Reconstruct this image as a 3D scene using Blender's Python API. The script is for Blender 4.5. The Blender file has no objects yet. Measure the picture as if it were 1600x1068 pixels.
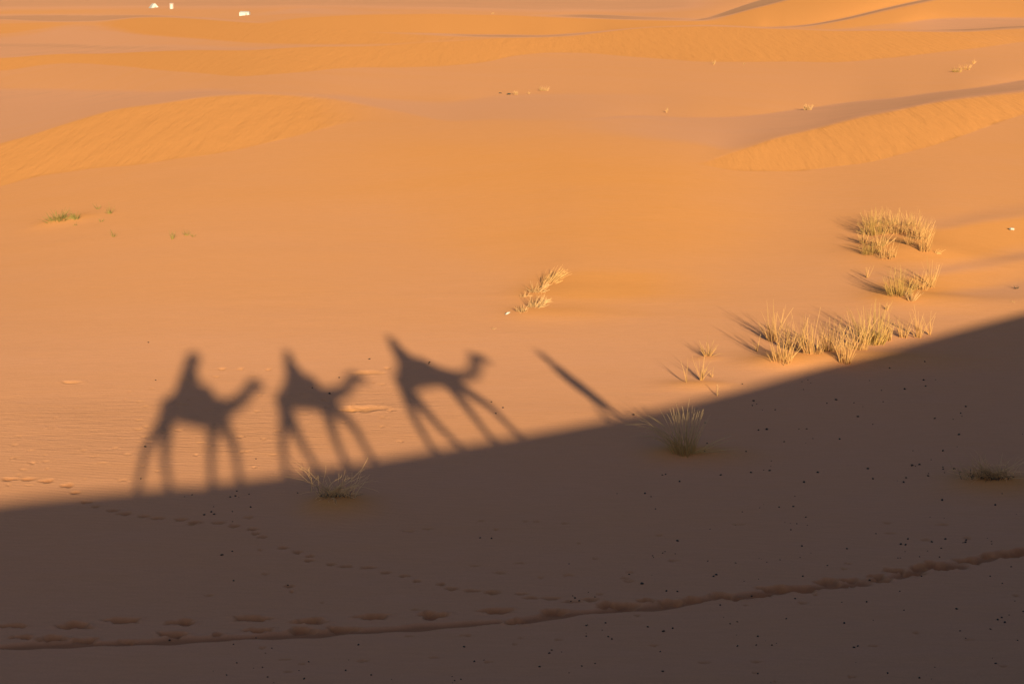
import bpy, bmesh, math, random
import numpy as np
from mathutils import Vector, Matrix

random.seed(11)
rng = np.random.default_rng(5)
S = bpy.context.scene
COL = S.collection

# ------------------------------------------------------------------ camera
FPX, CX, CY, YH = 3111.0, 800.0, 534.0, -50.0      # 70 mm lens on a 36 mm sensor
PITCH = math.atan((CY - YH) / FPX)
ZC = 11.0                                           # eye of the last rider on the dune crest
CAM = np.array([0.0, 0.0, ZC])
SP, CP = math.sin(PITCH), math.cos(PITCH)

def view_ray(x, y):
    X = (x - CX) / FPX
    Z = -(y - CY) / FPX
    d = np.array([X, CP + Z * SP, -SP + Z * CP])
    return d / np.linalg.norm(d)

cam = bpy.data.cameras.new('camera')
cam.lens = 70.0
cam.sensor_width = 36.0
cam.clip_start = 0.05
cam.clip_end = 20000
cam.dof.use_dof = True
cam.dof.focus_distance = 46.0
cam.dof.aperture_fstop = 4.0
co = bpy.data.objects.new('camera', cam)
COL.objects.link(co)
co.location = (0, 0, ZC)
co.rotation_euler = (math.pi / 2 - PITCH, 0, 0)
S.camera = co

# ------------------------------------------------------------------ sun
ANTI = view_ray(297, 570)                           # where the light travels
SUN_EL = math.asin(-ANTI[2])
SUN_AZ = math.atan2(-ANTI[0], -ANTI[1])
ls = bpy.data.lights.new('sun', 'SUN')
ls.energy = 5.0
ls.angle = math.radians(0.46)
ls.color = (1.0, 0.80, 0.40)
lo = bpy.data.objects.new('sun', ls)
COL.objects.link(lo)
lo.rotation_euler = Vector(ANTI).to_track_quat('-Z', 'Y').to_euler()
lo.location = (30, -60, 60)

w = bpy.data.worlds.new('World')
S.world = w
w.use_nodes = True
nt = w.node_tree
sky = nt.nodes.new('ShaderNodeTexSky')
sky.sky_type = 'NISHITA'
sky.sun_disc = False
sky.sun_elevation = SUN_EL
sky.sun_rotation = SUN_AZ
sky.air_density = 1.0
sky.dust_density = 1.6
sky.ozone_density = 1.5
bg = nt.nodes['Background']
nt.links.new(sky.outputs[0], bg.inputs[0])
bg.inputs[1].default_value = 0.058
S.view_settings.view_transform = 'Standard'
S.view_settings.look = 'None'
S.view_settings.gamma = 1.0
S.view_settings.exposure = 0.88

# ------------------------------------------------------------------ tags
def tag(o, label=None, cat=None, group=None, kind=None):
    if label: o['label'] = label
    if cat: o['category'] = cat
    if group: o['group'] = group
    if kind: o['kind'] = kind
    return o

def empty(name, loc, rz=0.0):
    o = bpy.data.objects.new(name, None)
    o.empty_display_size = 0.2
    COL.objects.link(o)
    o.location = loc
    o.rotation_euler = (0, 0, rz)
    return o

# ------------------------------------------------------------------ materials
def new_mat(name):
    m = bpy.data.materials.new(name)
    m.use_nodes = True
    t = m.node_tree
    t.nodes.clear()
    out = t.nodes.new('ShaderNodeOutputMaterial')
    return m, t, out

def N(t, kind, **kw):
    n = t.nodes.new(kind)
    for k, v in kw.items():
        setattr(n, k, v)
    return n

def mixc(t, fac, a, b, blend='MIX'):
    n = t.nodes.new('ShaderNodeMix')
    n.data_type = 'RGBA'
    n.blend_type = blend
    for sock, v in ((n.inputs[0], fac), (n.inputs[6], a), (n.inputs[7], b)):
        if hasattr(v, 'is_linked'):
            t.links.new(v, sock)
        elif isinstance(v, (int, float)):
            sock.default_value = v
        else:
            sock.default_value = (*v, 1)
    return n.outputs[2]

def maths(t, op, a, b=None, c=None):
    n = t.nodes.new('ShaderNodeMath')
    n.operation = op
    for i, v in enumerate((a, b, c)):
        if v is None: continue
        if hasattr(v, 'is_linked'):
            t.links.new(v, n.inputs[i])
        else:
            n.inputs[i].default_value = v
    return n.outputs[0]

def noise(t, vec, scale, detail=3.0, rough=0.55):
    n = t.nodes.new('ShaderNodeTexNoise')
    n.inputs['Scale'].default_value = scale
    n.inputs['Detail'].default_value = detail
    n.inputs['Roughness'].default_value = rough
    t.links.new(vec, n.inputs['Vector'])
    return n.outputs[0]

def mapping(t, vec, scale=(1, 1, 1), rz=0.0):
    n = t.nodes.new('ShaderNodeMapping')
    n.inputs['Scale'].default_value = scale
    n.inputs['Rotation'].default_value = (0, 0, rz)
    t.links.new(vec, n.inputs['Vector'])
    return n.outputs[0]

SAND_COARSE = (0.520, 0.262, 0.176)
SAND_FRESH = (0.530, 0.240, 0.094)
SAND_COARSE_SHADED = (0.36, 0.198, 0.137)  # coarse sand darkened further, painting grazing shade on dune backs and crest lines
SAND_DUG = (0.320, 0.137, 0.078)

def sand_material():
    m, t, out = new_mat('sand')
    geo = N(t, 'ShaderNodeTexCoord').outputs['Object']
    af = N(t, 'ShaderNodeAttribute', attribute_name='fresh').outputs['Fac']
    al = N(t, 'ShaderNodeAttribute', attribute_name='slip').outputs['Fac']
    ar = N(t, 'ShaderNodeAttribute', attribute_name='scour').outputs['Fac']
    n1 = noise(t, mapping(t, geo, (0.05, 0.10, 0.1)), 1.0, 5, 0.6)
    n2 = noise(t, mapping(t, geo, (0.6, 2.2, 1.0)), 1.0, 4, 0.6)
    n3 = noise(t, geo, 22.0, 3, 0.7)
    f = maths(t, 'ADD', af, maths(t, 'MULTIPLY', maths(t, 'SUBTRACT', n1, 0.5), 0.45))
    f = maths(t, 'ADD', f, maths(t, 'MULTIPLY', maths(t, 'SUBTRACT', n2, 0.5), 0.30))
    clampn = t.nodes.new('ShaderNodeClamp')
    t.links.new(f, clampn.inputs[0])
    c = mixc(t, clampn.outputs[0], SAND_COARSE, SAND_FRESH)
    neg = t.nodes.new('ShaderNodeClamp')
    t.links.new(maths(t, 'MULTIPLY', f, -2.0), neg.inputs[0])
    c = mixc(t, neg.outputs[0], c, SAND_COARSE_SHADED)
    dug = N(t, 'ShaderNodeAttribute', attribute_name='dug').outputs['Fac']
    c = mixc(t, dug, c, SAND_DUG)
    n4 = noise(t, geo, 55.0, 2, 0.7)
    n5 = noise(t, mapping(t, geo, (1.6, 9.0, 4.0), 0.06), 1.0, 4, 0.65)
    g = maths(t, 'ADD', maths(t, 'MULTIPLY_ADD', n3, 0.22, 0.70), maths(t, 'ADD', maths(t, 'MULTIPLY', n4, 0.20), maths(t, 'MULTIPLY', n5, 0.18)))
    comb = t.nodes.new('ShaderNodeCombineColor')
    for i in range(3): t.links.new(g, comb.inputs[i])
    c = mixc(t, 1.0, c, comb.outputs[0], 'MULTIPLY')
    # wind ripples, runnels on the slip faces and crusty scoured patches
    wv = t.nodes.new('ShaderNodeTexWave')
    wv.wave_type = 'BANDS'; wv.bands_direction = 'Y'
    wv.inputs['Scale'].default_value = 1.5
    wv.inputs['Distortion'].default_value = 3.5
    wv.inputs['Detail'].default_value = 2.0
    wv.inputs['Detail Scale'].default_value = 0.7
    t.links.new(mapping(t, geo, (1, 1, 1), 0.25), wv.inputs['Vector'])
    patch = noise(t, mapping(t, geo, (0.09, 0.16, 1)), 1.0, 3, 0.6)
    rip = maths(t, 'MULTIPLY', wv.outputs['Fac'], maths(t, 'MULTIPLY_ADD', patch, 0.006, -0.001))
    run = noise(t, mapping(t, geo, (0.9, 0.10, 0.3), -0.25), 1.0, 4, 0.6)
    run = maths(t, 'MULTIPLY', maths(t, 'MULTIPLY', maths(t, 'SUBTRACT', run, 0.5), al), 0.24)
    sc = noise(t, mapping(t, geo, (1.1, 4.5, 1)), 1.0, 5, 0.68)
    sc = maths(t, 'MULTIPLY', maths(t, 'MULTIPLY', maths(t, 'SUBTRACT', sc, 0.5), ar), 0.034)
    und = maths(t, 'MULTIPLY', noise(t, mapping(t, geo, (0.12, 0.5, 1)), 1.0, 3, 0.5), 0.028)
    grain = maths(t, 'MULTIPLY', noise(t, geo, 9.0, 3, 0.6), 0.006)
    hsum = maths(t, 'ADD', maths(t, 'ADD', rip, run), maths(t, 'ADD', sc, maths(t, 'ADD', und, grain)))
    bump = t.nodes.new('ShaderNodeBump')
    bump.inputs['Strength'].default_value = 1.0
    bump.inputs['Distance'].default_value = 1.0
    t.links.new(hsum, bump.inputs['Height'])
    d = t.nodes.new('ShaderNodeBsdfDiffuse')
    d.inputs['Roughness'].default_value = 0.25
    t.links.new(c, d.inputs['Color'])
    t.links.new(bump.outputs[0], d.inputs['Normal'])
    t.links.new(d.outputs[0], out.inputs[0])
    return m

def blade_material(name, tip, root, dark):
    m, t, out = new_mat(name)
    tone = N(t, 'ShaderNodeAttribute', attribute_name='tone').outputs['Fac']
    along = N(t, 'ShaderNodeAttribute', attribute_name='along').outputs['Fac']
    c = mixc(t, along, root, tip)
    c = mixc(t, maths(t, 'MULTIPLY', tone, 0.75), c, dark)
    d = t.nodes.new('ShaderNodeBsdfDiffuse')
    tr = t.nodes.new('ShaderNodeBsdfTranslucent')
    mx = t.nodes.new('ShaderNodeMixShader')
    mx.inputs[0].default_value = 0.2
    t.links.new(c, d.inputs[0]); t.links.new(c, tr.inputs[0])
    t.links.new(d.outputs[0], mx.inputs[1]); t.links.new(tr.outputs[0], mx.inputs[2])
    t.links.new(mx.outputs[0], out.inputs[0])
    return m

def plain_material(name, col, rough=0.9, var=0.25, scale=6.0, bump=0.0):
    m, t, out = new_mat(name)
    geo = N(t, 'ShaderNodeTexCoord').outputs['Object']
    n = noise(t, geo, scale, 4, 0.6)
    g = maths(t, 'MULTIPLY_ADD', n, var * 2, 1 - var)
    comb = t.nodes.new('ShaderNodeCombineColor')
    for i in range(3): t.links.new(g, comb.inputs[i])
    c = mixc(t, 1.0, col, comb.outputs[0], 'MULTIPLY')
    p = t.nodes.new('ShaderNodeBsdfPrincipled')
    p.inputs['Roughness'].default_value = rough
    t.links.new(c, p.inputs['Base Color'])
    if bump:
        b = t.nodes.new('ShaderNodeBump')
        b.inputs['Distance'].default_value = bump
        t.links.new(n, b.inputs['Height'])
        t.links.new(b.outputs[0], p.inputs['Normal'])
    t.links.new(p.outputs[0], out.inputs[0])
    return m

M = dict(
    sand=sand_material(),
    straw=blade_material('straw', (0.92, 0.575, 0.275), (0.74, 0.43, 0.195), (0.34, 0.20, 0.085)),
    greenish=blade_material('greenish_grass', (0.78, 0.51, 0.21), (0.62, 0.39, 0.14), (0.25, 0.17, 0.06)),
    tussock=blade_material('tussock', (0.62, 0.45, 0.29), (0.64, 0.39, 0.14), (0.34, 0.24, 0.12)),
    bleached=blade_material('bleached_grass', (0.88, 0.58, 0.33), (0.70, 0.44, 0.23), (0.42, 0.26, 0.14)),
    leafy=blade_material('leafy_green', (0.36, 0.33, 0.12), (0.52, 0.37, 0.14), (0.16, 0.16, 0.06)),
    grey=blade_material('grey_twigs', (0.22, 0.18, 0.14), (0.12, 0.10, 0.08), (0.04, 0.04, 0.035)),
    dung=plain_material('dropping', (0.035, 0.022, 0.018), 0.8, 0.3, 30),
    canvas=plain_material('white_canvas', (0.44, 0.45, 0.52), 0.8, 0.06, 1.5),
    canvas_pink=plain_material('pale_canvas', (0.31, 0.23, 0.24), 0.8, 0.06, 1.5),
    canvas_dark=plain_material('tent_opening', (0.16, 0.12, 0.10), 0.9, 0.1, 1.5),
    paper=plain_material('litter', (0.45, 0.45, 0.48), 0.6, 0.05, 20),
    metal=plain_material('tin', (0.45, 0.45, 0.46), 0.35, 0.2, 20),
    hide=plain_material('camel_hide', (0.30, 0.19, 0.10), 0.9, 0.25, 5, 0.01),
    rug=plain_material('saddle_rug', (0.32, 0.06, 0.05), 0.95, 0.3, 8, 0.01),
    robe=plain_material('robe', (0.10, 0.16, 0.32), 0.9, 0.2, 6, 0.05),
    shirt=plain_material('shirt', (0.25, 0.25, 0.24), 0.9, 0.2, 6, 0.05),
    scarf=plain_material('headscarf', (0.40, 0.31, 0.17), 0.9, 0.3, 14, 0.06),
    skin=plain_material('skin', (0.36, 0.21, 0.14), 0.6, 0.08, 8),
    stone=plain_material('stone', (0.05, 0.04, 0.035), 0.9, 0.3, 12),
)

# ------------------------------------------------------------------ terrain
def sm(x):
    x = np.clip(x, 0.0, 1.0)
    return x * x * (3 - 2 * x)

def make_noise2(nk, kmin, kmax, seed, aniso=1.0):
    g = np.random.default_rng(seed)
    k = np.exp(g.uniform(math.log(kmin), math.log(kmax), nk))
    th = g.uniform(0, 2 * math.pi, nk)
    ph = g.uniform(0, 2 * math.pi, nk)
    amp = (k / kmin) ** -0.8
    amp /= np.sqrt((amp ** 2).sum() / 2)
    def fn(x, y):
        o = np.zeros(np.broadcast(x, y).shape)
        for i in range(nk):
            o += amp[i] * np.cos(k[i] * (np.cos(th[i]) * x * aniso + np.sin(th[i]) * y) + ph[i])
        return o
    return fn

# Bands seen as slopes of the dune field.  (upper edge, lower edge, extra slope,
# softness up/down in photo pixels, amount of loose orange sand (negative: coarse sand with shade painted in), slip face?)
def P(*a):
    return np.array(a[0::2], float), np.array(a[1::2], float)

BANDS = [
 # near left slip face and the dull top above it
 dict(u=P(-100,245,0,223,50,212,100,193,150,178,200,166,260,157,330,151,400,149,470,150,530,155,600,170,680,190),
      l=P(-100,310,0,290,60,272,130,265,200,262,260,254,320,243,400,228,450,215,500,200,560,188,680,192),
      a=P(-100,.05,380,.05,470,.035,560,.015,640,0), su=3, sl=2.5, fresh=1.0, slip=1),
 dict(u=P(-100,138,0,140,200,139,330,141,400,146,470,148,560,152,700,157,830,147,950,150),
      l=P(-100,245,0,223,50,212,100,193,150,178,200,166,260,157,330,151,400,149,470,151,530,156,600,168,700,185,830,190,1000,190),
      a=P(-100,-.045,300,-.045,560,-.04,800,-.030,1000,-.02,1100,0), su=4, sl=3, fresh=-.45),
 # right slip face and its dark top
 dict(u=P(1100,255,1130,237,1200,215,1300,195,1400,175,1500,155,1600,143,1700,135),
      l=P(1100,256,1150,266,1250,268,1350,255,1450,232,1500,213,1600,178,1700,150),
      a=P(1100,0,1130,.035,1250,.045,1500,.035,1700,.02), su=3, sl=2, fresh=1.0, slip=1),
 dict(u=P(900,188,1000,185,1100,183,1200,178,1300,165,1400,153,1500,140,1600,125,1700,110),
      l=P(900,205,1000,215,1100,222,1130,230,1200,215,1300,195,1400,175,1500,155,1600,143,1700,135),
      a=P(850,0,1000,-.035,1200,-.05,1700,-.06), su=1.5, sl=6, fresh=-.65),
 # wide slip band across the middle distance
 dict(u=P(-100,95,0,92,60,88,130,84,250,80,400,77,480,74,560,74,700,66,760,61,800,58,900,54,960,47,1020,43,1100,41,1150,44,1300,48,1400,48.5,1500,50,1600,45,1700,42),
      l=P(-100,112,0,112,60,102,130,98,200,103,270,110,320,117,370,122,450,116,560,107,680,105,760,97,800,85,850,80,930,82,1000,90,1100,98,1180,97,1300,96,1400,88,1500,78,1600,68,1700,60),
      a=P(-100,.03,1300,.03,1500,.02,1700,.01), su=1.5, sl=1.5, fresh=1.0, slip=1),
 dict(u=P(-100,66,0,70,100,72,250,72,400,72,560,71,640,70),
      l=P(-100,95,0,92,60,88,130,84,250,80,400,77,480,74,560,74,640,72),
      a=P(-100,-.035,300,-.035,500,-.02,640,0), su=4, sl=1.5, fresh=-.5),
 dict(u=P(560,50,700,53,850,53,950,46,1000,42,1100,39,1180,43,1300,46,1400,46,1500,47,1600,42,1700,40),
      l=P(560,51,700,57,800,58,900,54,960,47,1020,43,1100,41.5,1180,45,1300,48,1400,49,1500,51,1600,46,1700,43),
      a=P(560,0,700,-.04,900,-.03,1000,-.015,1300,-.015,1500,-.03,1700,-.03), su=1, sl=1, fresh=-.9),
 # second slip band, left
 dict(u=P(60,57,100,44,150,37,210,30,260,28,310,29,400,35,480,42,560,48,650,52,760,56),
      l=P(60,58,160,47,220,55,270,57,350,62,450,68,550,70,650,68,760,60),
      a=P(140,0,200,.03,500,.03,760,.01), su=1.2, sl=2.5, fresh=1.0, slip=1),
 dict(u=P(-100,62,0,60,60,55,100,44,160,40,200,48,270,58,350,63,500,69),
      l=P(-100,68,0,72,100,74,250,74,350,72,500,71),
      a=P(-100,-.03,150,-.03,300,-.015,400,0), su=4, sl=4, fresh=-.4),
 # bright far slope in the centre
 dict(u=P(380,37,420,34,480,27,560,24,700,23.5,800,24,900,28,1000,32,1100,34,1180,36),
      l=P(380,38,420,37,480,42,560,48,650,52,760,54,850,52.5,900,50,960,45,1020,42,1100,39,1180,40),
      a=P(380,0,450,.025,1100,.025,1180,0), su=1.2, sl=1.2, fresh=1.0),
 dict(u=P(380,22,470,12,520,14,620,19,640,20), l=P(380,25,470,20,520,22,560,23,640,21),
      a=P(380,0,470,-.02,640,0), su=2.5, sl=1.5, fresh=-.5),
 dict(u=P(840,22,950,23,1050,28,1110,30), l=P(840,24,950,29,1050,32.5,1110,33), a=P(830,0,900,-.02,1110,-.01), su=1, sl=1, fresh=-.9),
 dict(u=P(-100,22,100,24,260,25,330,27,420,33), l=P(-100,28,100,36,160,34,210,29,260,27,310,28,420,35),
      a=P(-100,-.02,300,-.02,420,0), su=1.5, sl=1.2, fresh=-.7),
 dict(u=P(-100,40,20,38,110,36,150,36), l=P(-100,58,20,53,110,40,150,37), a=P(-100,.012,100,.012,150,0), su=1.5, sl=1.5, fresh=.6),
 dict(u=P(-100,22,30,17,120,16,260,13), l=P(-100,26,30,26,120,22,260,15), a=P(-100,.01,260,0), su=1.5, sl=1.5, fresh=.6),
 dict(u=P(-100,-30,0,-30,300,-30,800,-30,1100,-30), l=P(-100,15,300,12,450,10,800,17,1000,18,1100,14), a=P(-100,-.006,1100,-.006), su=4, sl=5, fresh=-.55),
 # high dune at the far right
 dict(u=P(1085,33,1110,29,1140,18,1170,7,1190,0,1215,-9,1260,-20), l=P(1085,34,1120,31,1150,24,1180,14,1200,9,1230,0,1300,-15),
      a=P(1085,0,1110,-.03,1300,-.03), su=.8, sl=2.5, fresh=-1.0),
 dict(u=P(1085,35,1120,31,1150,24,1180,14,1200,9,1230,0,1300,-15,1700,-30), l=P(1085,38,1180,43,1260,40,1340,25,1430,2,1500,-12,1700,-25),
      a=P(1085,0,1130,.03,1600,.03), su=2, sl=1, fresh=.9),
 dict(u=P(1180,45,1260,39.5,1340,25,1430,2,1500,-14,1700,-30), l=P(1180,46.5,1260,43,1340,28.5,1430,6,1500,-9,1700,-26),
      a=P(1180,0,1250,-.025,1700,-.025), su=.8, sl=1, fresh=-.9),
 dict(u=P(1240,44,1340,30,1430,8,1500,-8,1700,-20), l=P(1240,45,1300,46,1400,37,1450,30,1600,28,1700,27),
      a=P(1240,0,1320,.02,1700,.015), su=2, sl=2, fresh=.8),
 dict(u=P(1390,45,1450,29,1500,27,1600,29,1700,30), l=P(1390,46,1450,46,1500,48,1600,43,1700,40), a=P(1390,0,1450,-.02,1700,-.02), su=2.5, sl=1, fresh=-.5),
 # broad light and dim swells of the near plain
 dict(u=P(600,215,900,225,1150,260,1300,262), l=P(600,330,900,470,1150,420,1300,380), a=P(400,.0,700,.022,1050,.030,1250,0), su=40, sl=60, fresh=.40),
 dict(u=P(820,428,900,425,1150,432), l=P(820,455,900,470,1150,475), a=P(830,0,870,.035,1000,.03,1150,0), su=10, sl=10, fresh=.55),
 dict(u=P(1380,330,1480,338,1600,318,1700,310), l=P(1380,352,1480,353,1600,340,1700,330), a=P(1370,0,1470,-.045,1600,-.04,1700,-.03), su=12, sl=6, fresh=-.2),
 dict(u=P(1380,355,1480,355,1600,343,1700,335), l=P(1380,415,1480,405,1600,390,1700,380), a=P(1340,0,1450,.035,1700,.03), su=8, sl=14, fresh=.7),
 dict(u=P(1430,424,1480,420,1600,398,1700,390), l=P(1430,428,1480,428,1600,412,1700,405), a=P(1430,0,1480,-.07,1600,-.05), su=5, sl=4, fresh=-.3),
 dict(u=P(1380,438,1480,432,1600,418,1700,410), l=P(1380,475,1480,465,1600,440,1700,430), a=P(1350,0,1420,.05,1500,.04,1640,0), su=6, sl=8, fresh=.8),
 dict(u=P(1440,465,1520,452,1600,440,1700,430), l=P(1440,490,1520,485,1600,470,1700,460), a=P(1440,0,1520,-.04,1700,-.04), su=6, sl=8, fresh=-.2),
]

PXG = np.arange(-160.0, 1762.0, 4.0)
def soft_line(pts, sig, left=None, right=None):
    y = np.interp(PXG, *pts, left=left, right=right)
    k = np.arange(-int(3 * sig / 4), int(3 * sig / 4) + 1)
    g = np.exp(-.5 * (k * 4 / sig) ** 2); g /= g.sum()
    yp = np.concatenate([np.full(len(k), y[0]), y, np.full(len(k), y[-1])])
    o = len(k)
    return np.convolve(yp, g, 'same')[o:-o]
for b in BANDS:
    b['ug'] = soft_line(b['u'], 16); b['lg'] = soft_line(b['l'], 16)
    b['ag'] = soft_line(b['a'], 30, 0 if b['a'][0][0] > -50 else None, 0 if b['a'][0][-1] < 1600 else None)

# azimuth columns (degrees, 0 = along the lens, + to the right)
HEAD_DEG = math.degrees(math.atan2(ANTI[0], ANTI[1])) + 52.0
def angle_list():
    a = -180.0
    out = []
    while a < 180.0:
        out.append(a)
        if abs(a) < 17.2: s = 0.043
        elif abs(a) < 20: s = 0.12
        else:
            s = 1.6
            for c in (HEAD_DEG, HEAD_DEG - 180):
                d = abs(a - c)
                if d < 4: s = min(s, 0.3)
                elif d < 9: s = min(s, 0.6)
            if -17.2 - a > 0: s = min(s, max(0.043, -17.2 - a))
        a += s
    return np.radians(np.array(out))
AZ = angle_list()
NA = len(AZ)

RS = [0.35]
while RS[-1] < 28.5: RS.append(RS[-1] + 0.12 + RS[-1] * 0.008)
while RS[-1] < 900:
    r = RS[-1]
    RS.append(r + min(r * r * 1.35 / (FPX * ZC), r * 0.0052))
while RS[-1] < 6000: RS.append(RS[-1] * 1.03)
R = np.array(RS)
NR = len(R)

SA, CA = np.sin(AZ), np.cos(AZ)
inview = 1 - sm((np.abs(np.degrees(AZ)) - 26) / 25.0)
DUG = np.zeros((NR, NA)); Z = np.zeros((NR, NA)); FRESH = np.zeros((NR, NA)); SLIP = np.zeros((NR, NA))
wob1 = make_noise2(9, 0.012, 0.08, 3)
wob2 = make_noise2(7, 0.02, 0.15, 4)

def base_slope(px, py):
    m = np.interp(py, [-50, -10, 20, 60, 100, 125, 190, 240, 330, 430, 520, 600, 700],
                      [0, .0, .0, .0, -.004, .0, .002, .016, .022, .018, .008, .0, 0.])
    edge = sm((320 - px) / 380.0)
    m = m - edge * np.interp(py, [-20, 60, 200, 480, 640], [.004, .012, .036, .036, 0])  # left ground tilted away from the sun, shaped to dim that side
    return m

z = np.zeros(NA)
for i in range(NR - 1):
    r = R[i]
    if r > 24:
        h = ZC - z
        depth = r * CA * CP + h * SP
        depth = np.where(np.abs(np.degrees(AZ)) > 60, r, depth)
        px = np.clip(CX + FPX * r * np.where(np.abs(np.degrees(AZ)) > 60, 1.0 * np.sign(AZ), SA) / depth, -100, 1700)
        py = CY - FPX * ((-h) * CP + r * CA * SP) / depth     # image row of the surface
        py = CY + FPX * (h * CP - r * CA * SP) / depth
        m = base_slope(px, py)
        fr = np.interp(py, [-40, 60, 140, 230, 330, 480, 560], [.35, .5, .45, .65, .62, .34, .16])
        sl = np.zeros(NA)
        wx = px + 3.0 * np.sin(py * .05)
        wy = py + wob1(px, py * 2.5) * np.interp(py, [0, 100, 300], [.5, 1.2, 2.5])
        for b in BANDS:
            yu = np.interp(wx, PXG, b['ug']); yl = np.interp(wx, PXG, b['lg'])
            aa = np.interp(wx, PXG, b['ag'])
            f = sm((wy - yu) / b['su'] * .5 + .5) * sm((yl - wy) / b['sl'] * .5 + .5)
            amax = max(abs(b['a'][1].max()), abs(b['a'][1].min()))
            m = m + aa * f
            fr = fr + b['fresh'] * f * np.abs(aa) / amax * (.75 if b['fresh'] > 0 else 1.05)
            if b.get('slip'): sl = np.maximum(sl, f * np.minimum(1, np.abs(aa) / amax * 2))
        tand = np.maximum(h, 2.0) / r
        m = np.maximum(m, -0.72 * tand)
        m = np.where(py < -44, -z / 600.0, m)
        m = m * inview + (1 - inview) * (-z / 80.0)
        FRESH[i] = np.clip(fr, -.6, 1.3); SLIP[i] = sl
        z = z + m * (R[i + 1] - r)
        # sand creeps sideways, so that one dune's rise dies away behind it
        kw = 55
        zp = np.concatenate([np.full(kw, z[0]), z, np.full(kw + 1, z[-1])])
        cs = np.cumsum(np.concatenate([[0], zp]))
        zs = (cs[2 * kw + 1:2 * kw + 1 + NA] - cs[:NA]) / (2 * kw + 1)
        z = z + (zs - z) * np.minimum(1.0, (R[i + 1] - r) / (8.0 + .10 * r))
        z = np.where(r > 900, z * .985, z)
    Z[i + 1] = z
FRESH[-1] = FRESH[-2]

X = R[:, None] * SA[None, :]
Y = R[:, None] * CA[None, :]

# low dunes all round, outside the photograph's field
n_out = make_noise2(10, 0.01, 0.07, 8)
outw = (1 - inview)[None, :] * sm((R - 70) / 120.0)[:, None]
Z += outw * (2.5 + 2.5 * n_out(X, Y))
# fine undulation of the plain
n_f = make_noise2(14, 0.15, 1.6, 9)
near = (R < 130)
Z[near] += 0.008 * n_f(X[near] * .5, Y[near]) * sm((130 - R[near]) / 60)[:, None]

def terrain_z(x, y):
    r = math.hypot(x, y); a = math.atan2(x, y)
    i = min(max(int(np.searchsorted(R, r)) - 1, 0), NR - 2)
    j = min(max(int(np.searchsorted(AZ, a)) - 1, 0), NA - 2)
    u = min(max((r - R[i]) / (R[i + 1] - R[i]), 0), 1)
    v = min(max((a - AZ[j]) / (AZ[j + 1] - AZ[j]), 0), 1)
    return (Z[i, j] * (1 - u) * (1 - v) + Z[i + 1, j] * u * (1 - v) + Z[i, j + 1] * (1 - u) * v + Z[i + 1, j + 1] * u * v)

def at(x, y):
    """point of the ground seen at a place of the photograph"""
    d = view_ray(x, y)
    a = math.atan2(d[0], d[1])
    hd = math.hypot(d[0], d[1])
    j = min(max(int(np.searchsorted(AZ, a)) - 1, 0), NA - 2)
    v = (a - AZ[j]) / (AZ[j + 1] - AZ[j])
    col = Z[:, j] * (1 - v) + Z[:, j + 1] * v
    ray = ZC + d[2] / hd * R
    k = np.nonzero((ray < col) & (R > 20))[0]
    k = int(k[0]) if len(k) else NR - 1
    g0 = ray[k - 1] - col[k - 1]; g1 = ray[k] - col[k]
    u = g0 / (g0 - g1) if g0 != g1 else 0
    r = R[k - 1] + u * (R[k] - R[k - 1])
    return np.array([r * math.sin(a), r * math.cos(a), ZC + d[2] / hd * r])

def px_per_m(p):
    return FPX / (p[1] * CP + (ZC - p[2]) * SP)

# --- sand heaped against the grass, with tails swept to the right
sel = np.nonzero((R > 26) & (R < 170))[0]
r0, r1 = sel[0], sel[-1] + 1
XS, YS = X[r0:r1], Y[r0:r1]
ZS, FS, DS = Z[r0:r1], FRESH[r0:r1], DUG[r0:r1]
def mound(px, py, wx, wy, h, fresh=.8, tail=0.0):
    p = at(px, py)
    dx = XS - p[0]; dy = YS - p[1]
    sx = np.where(dx > 0, wx * (1 + tail), wx)
    g = np.exp(-(dx / sx) ** 2 - (dy / wy) ** 2)
    ZS[...] += h * g
    FS[...] += fresh * g
mound(1062, 712, .75, .8, .16, .9, .9)
mound(520, 792, .55, .9, .20, 1.0, .5)
mound(1300, 563, 2.4, 1.3, .20, .7, .3)
mound(1220, 566, .9, .8, .10, .6)
mound(1420, 470, 1.3, 1.6, .20, .7, 1.2)
mound(1410, 395, 2.0, 2.6, .25, .5, 1.0)
mound(1090, 602, .9, .6, .07, .6)
mound(1550, 758, .9, .9, .16, .9, .3)
mound(850, 462, 1.2, 1.8, .10, .5, 2.0)
mound(832, 490, .9, 1.2, .08, .5, 2.0)
mound(96, 346, 1.1, 1.5, .14, .4, .4)
mound(1105, 560, .4, .4, .04, .4)

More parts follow.
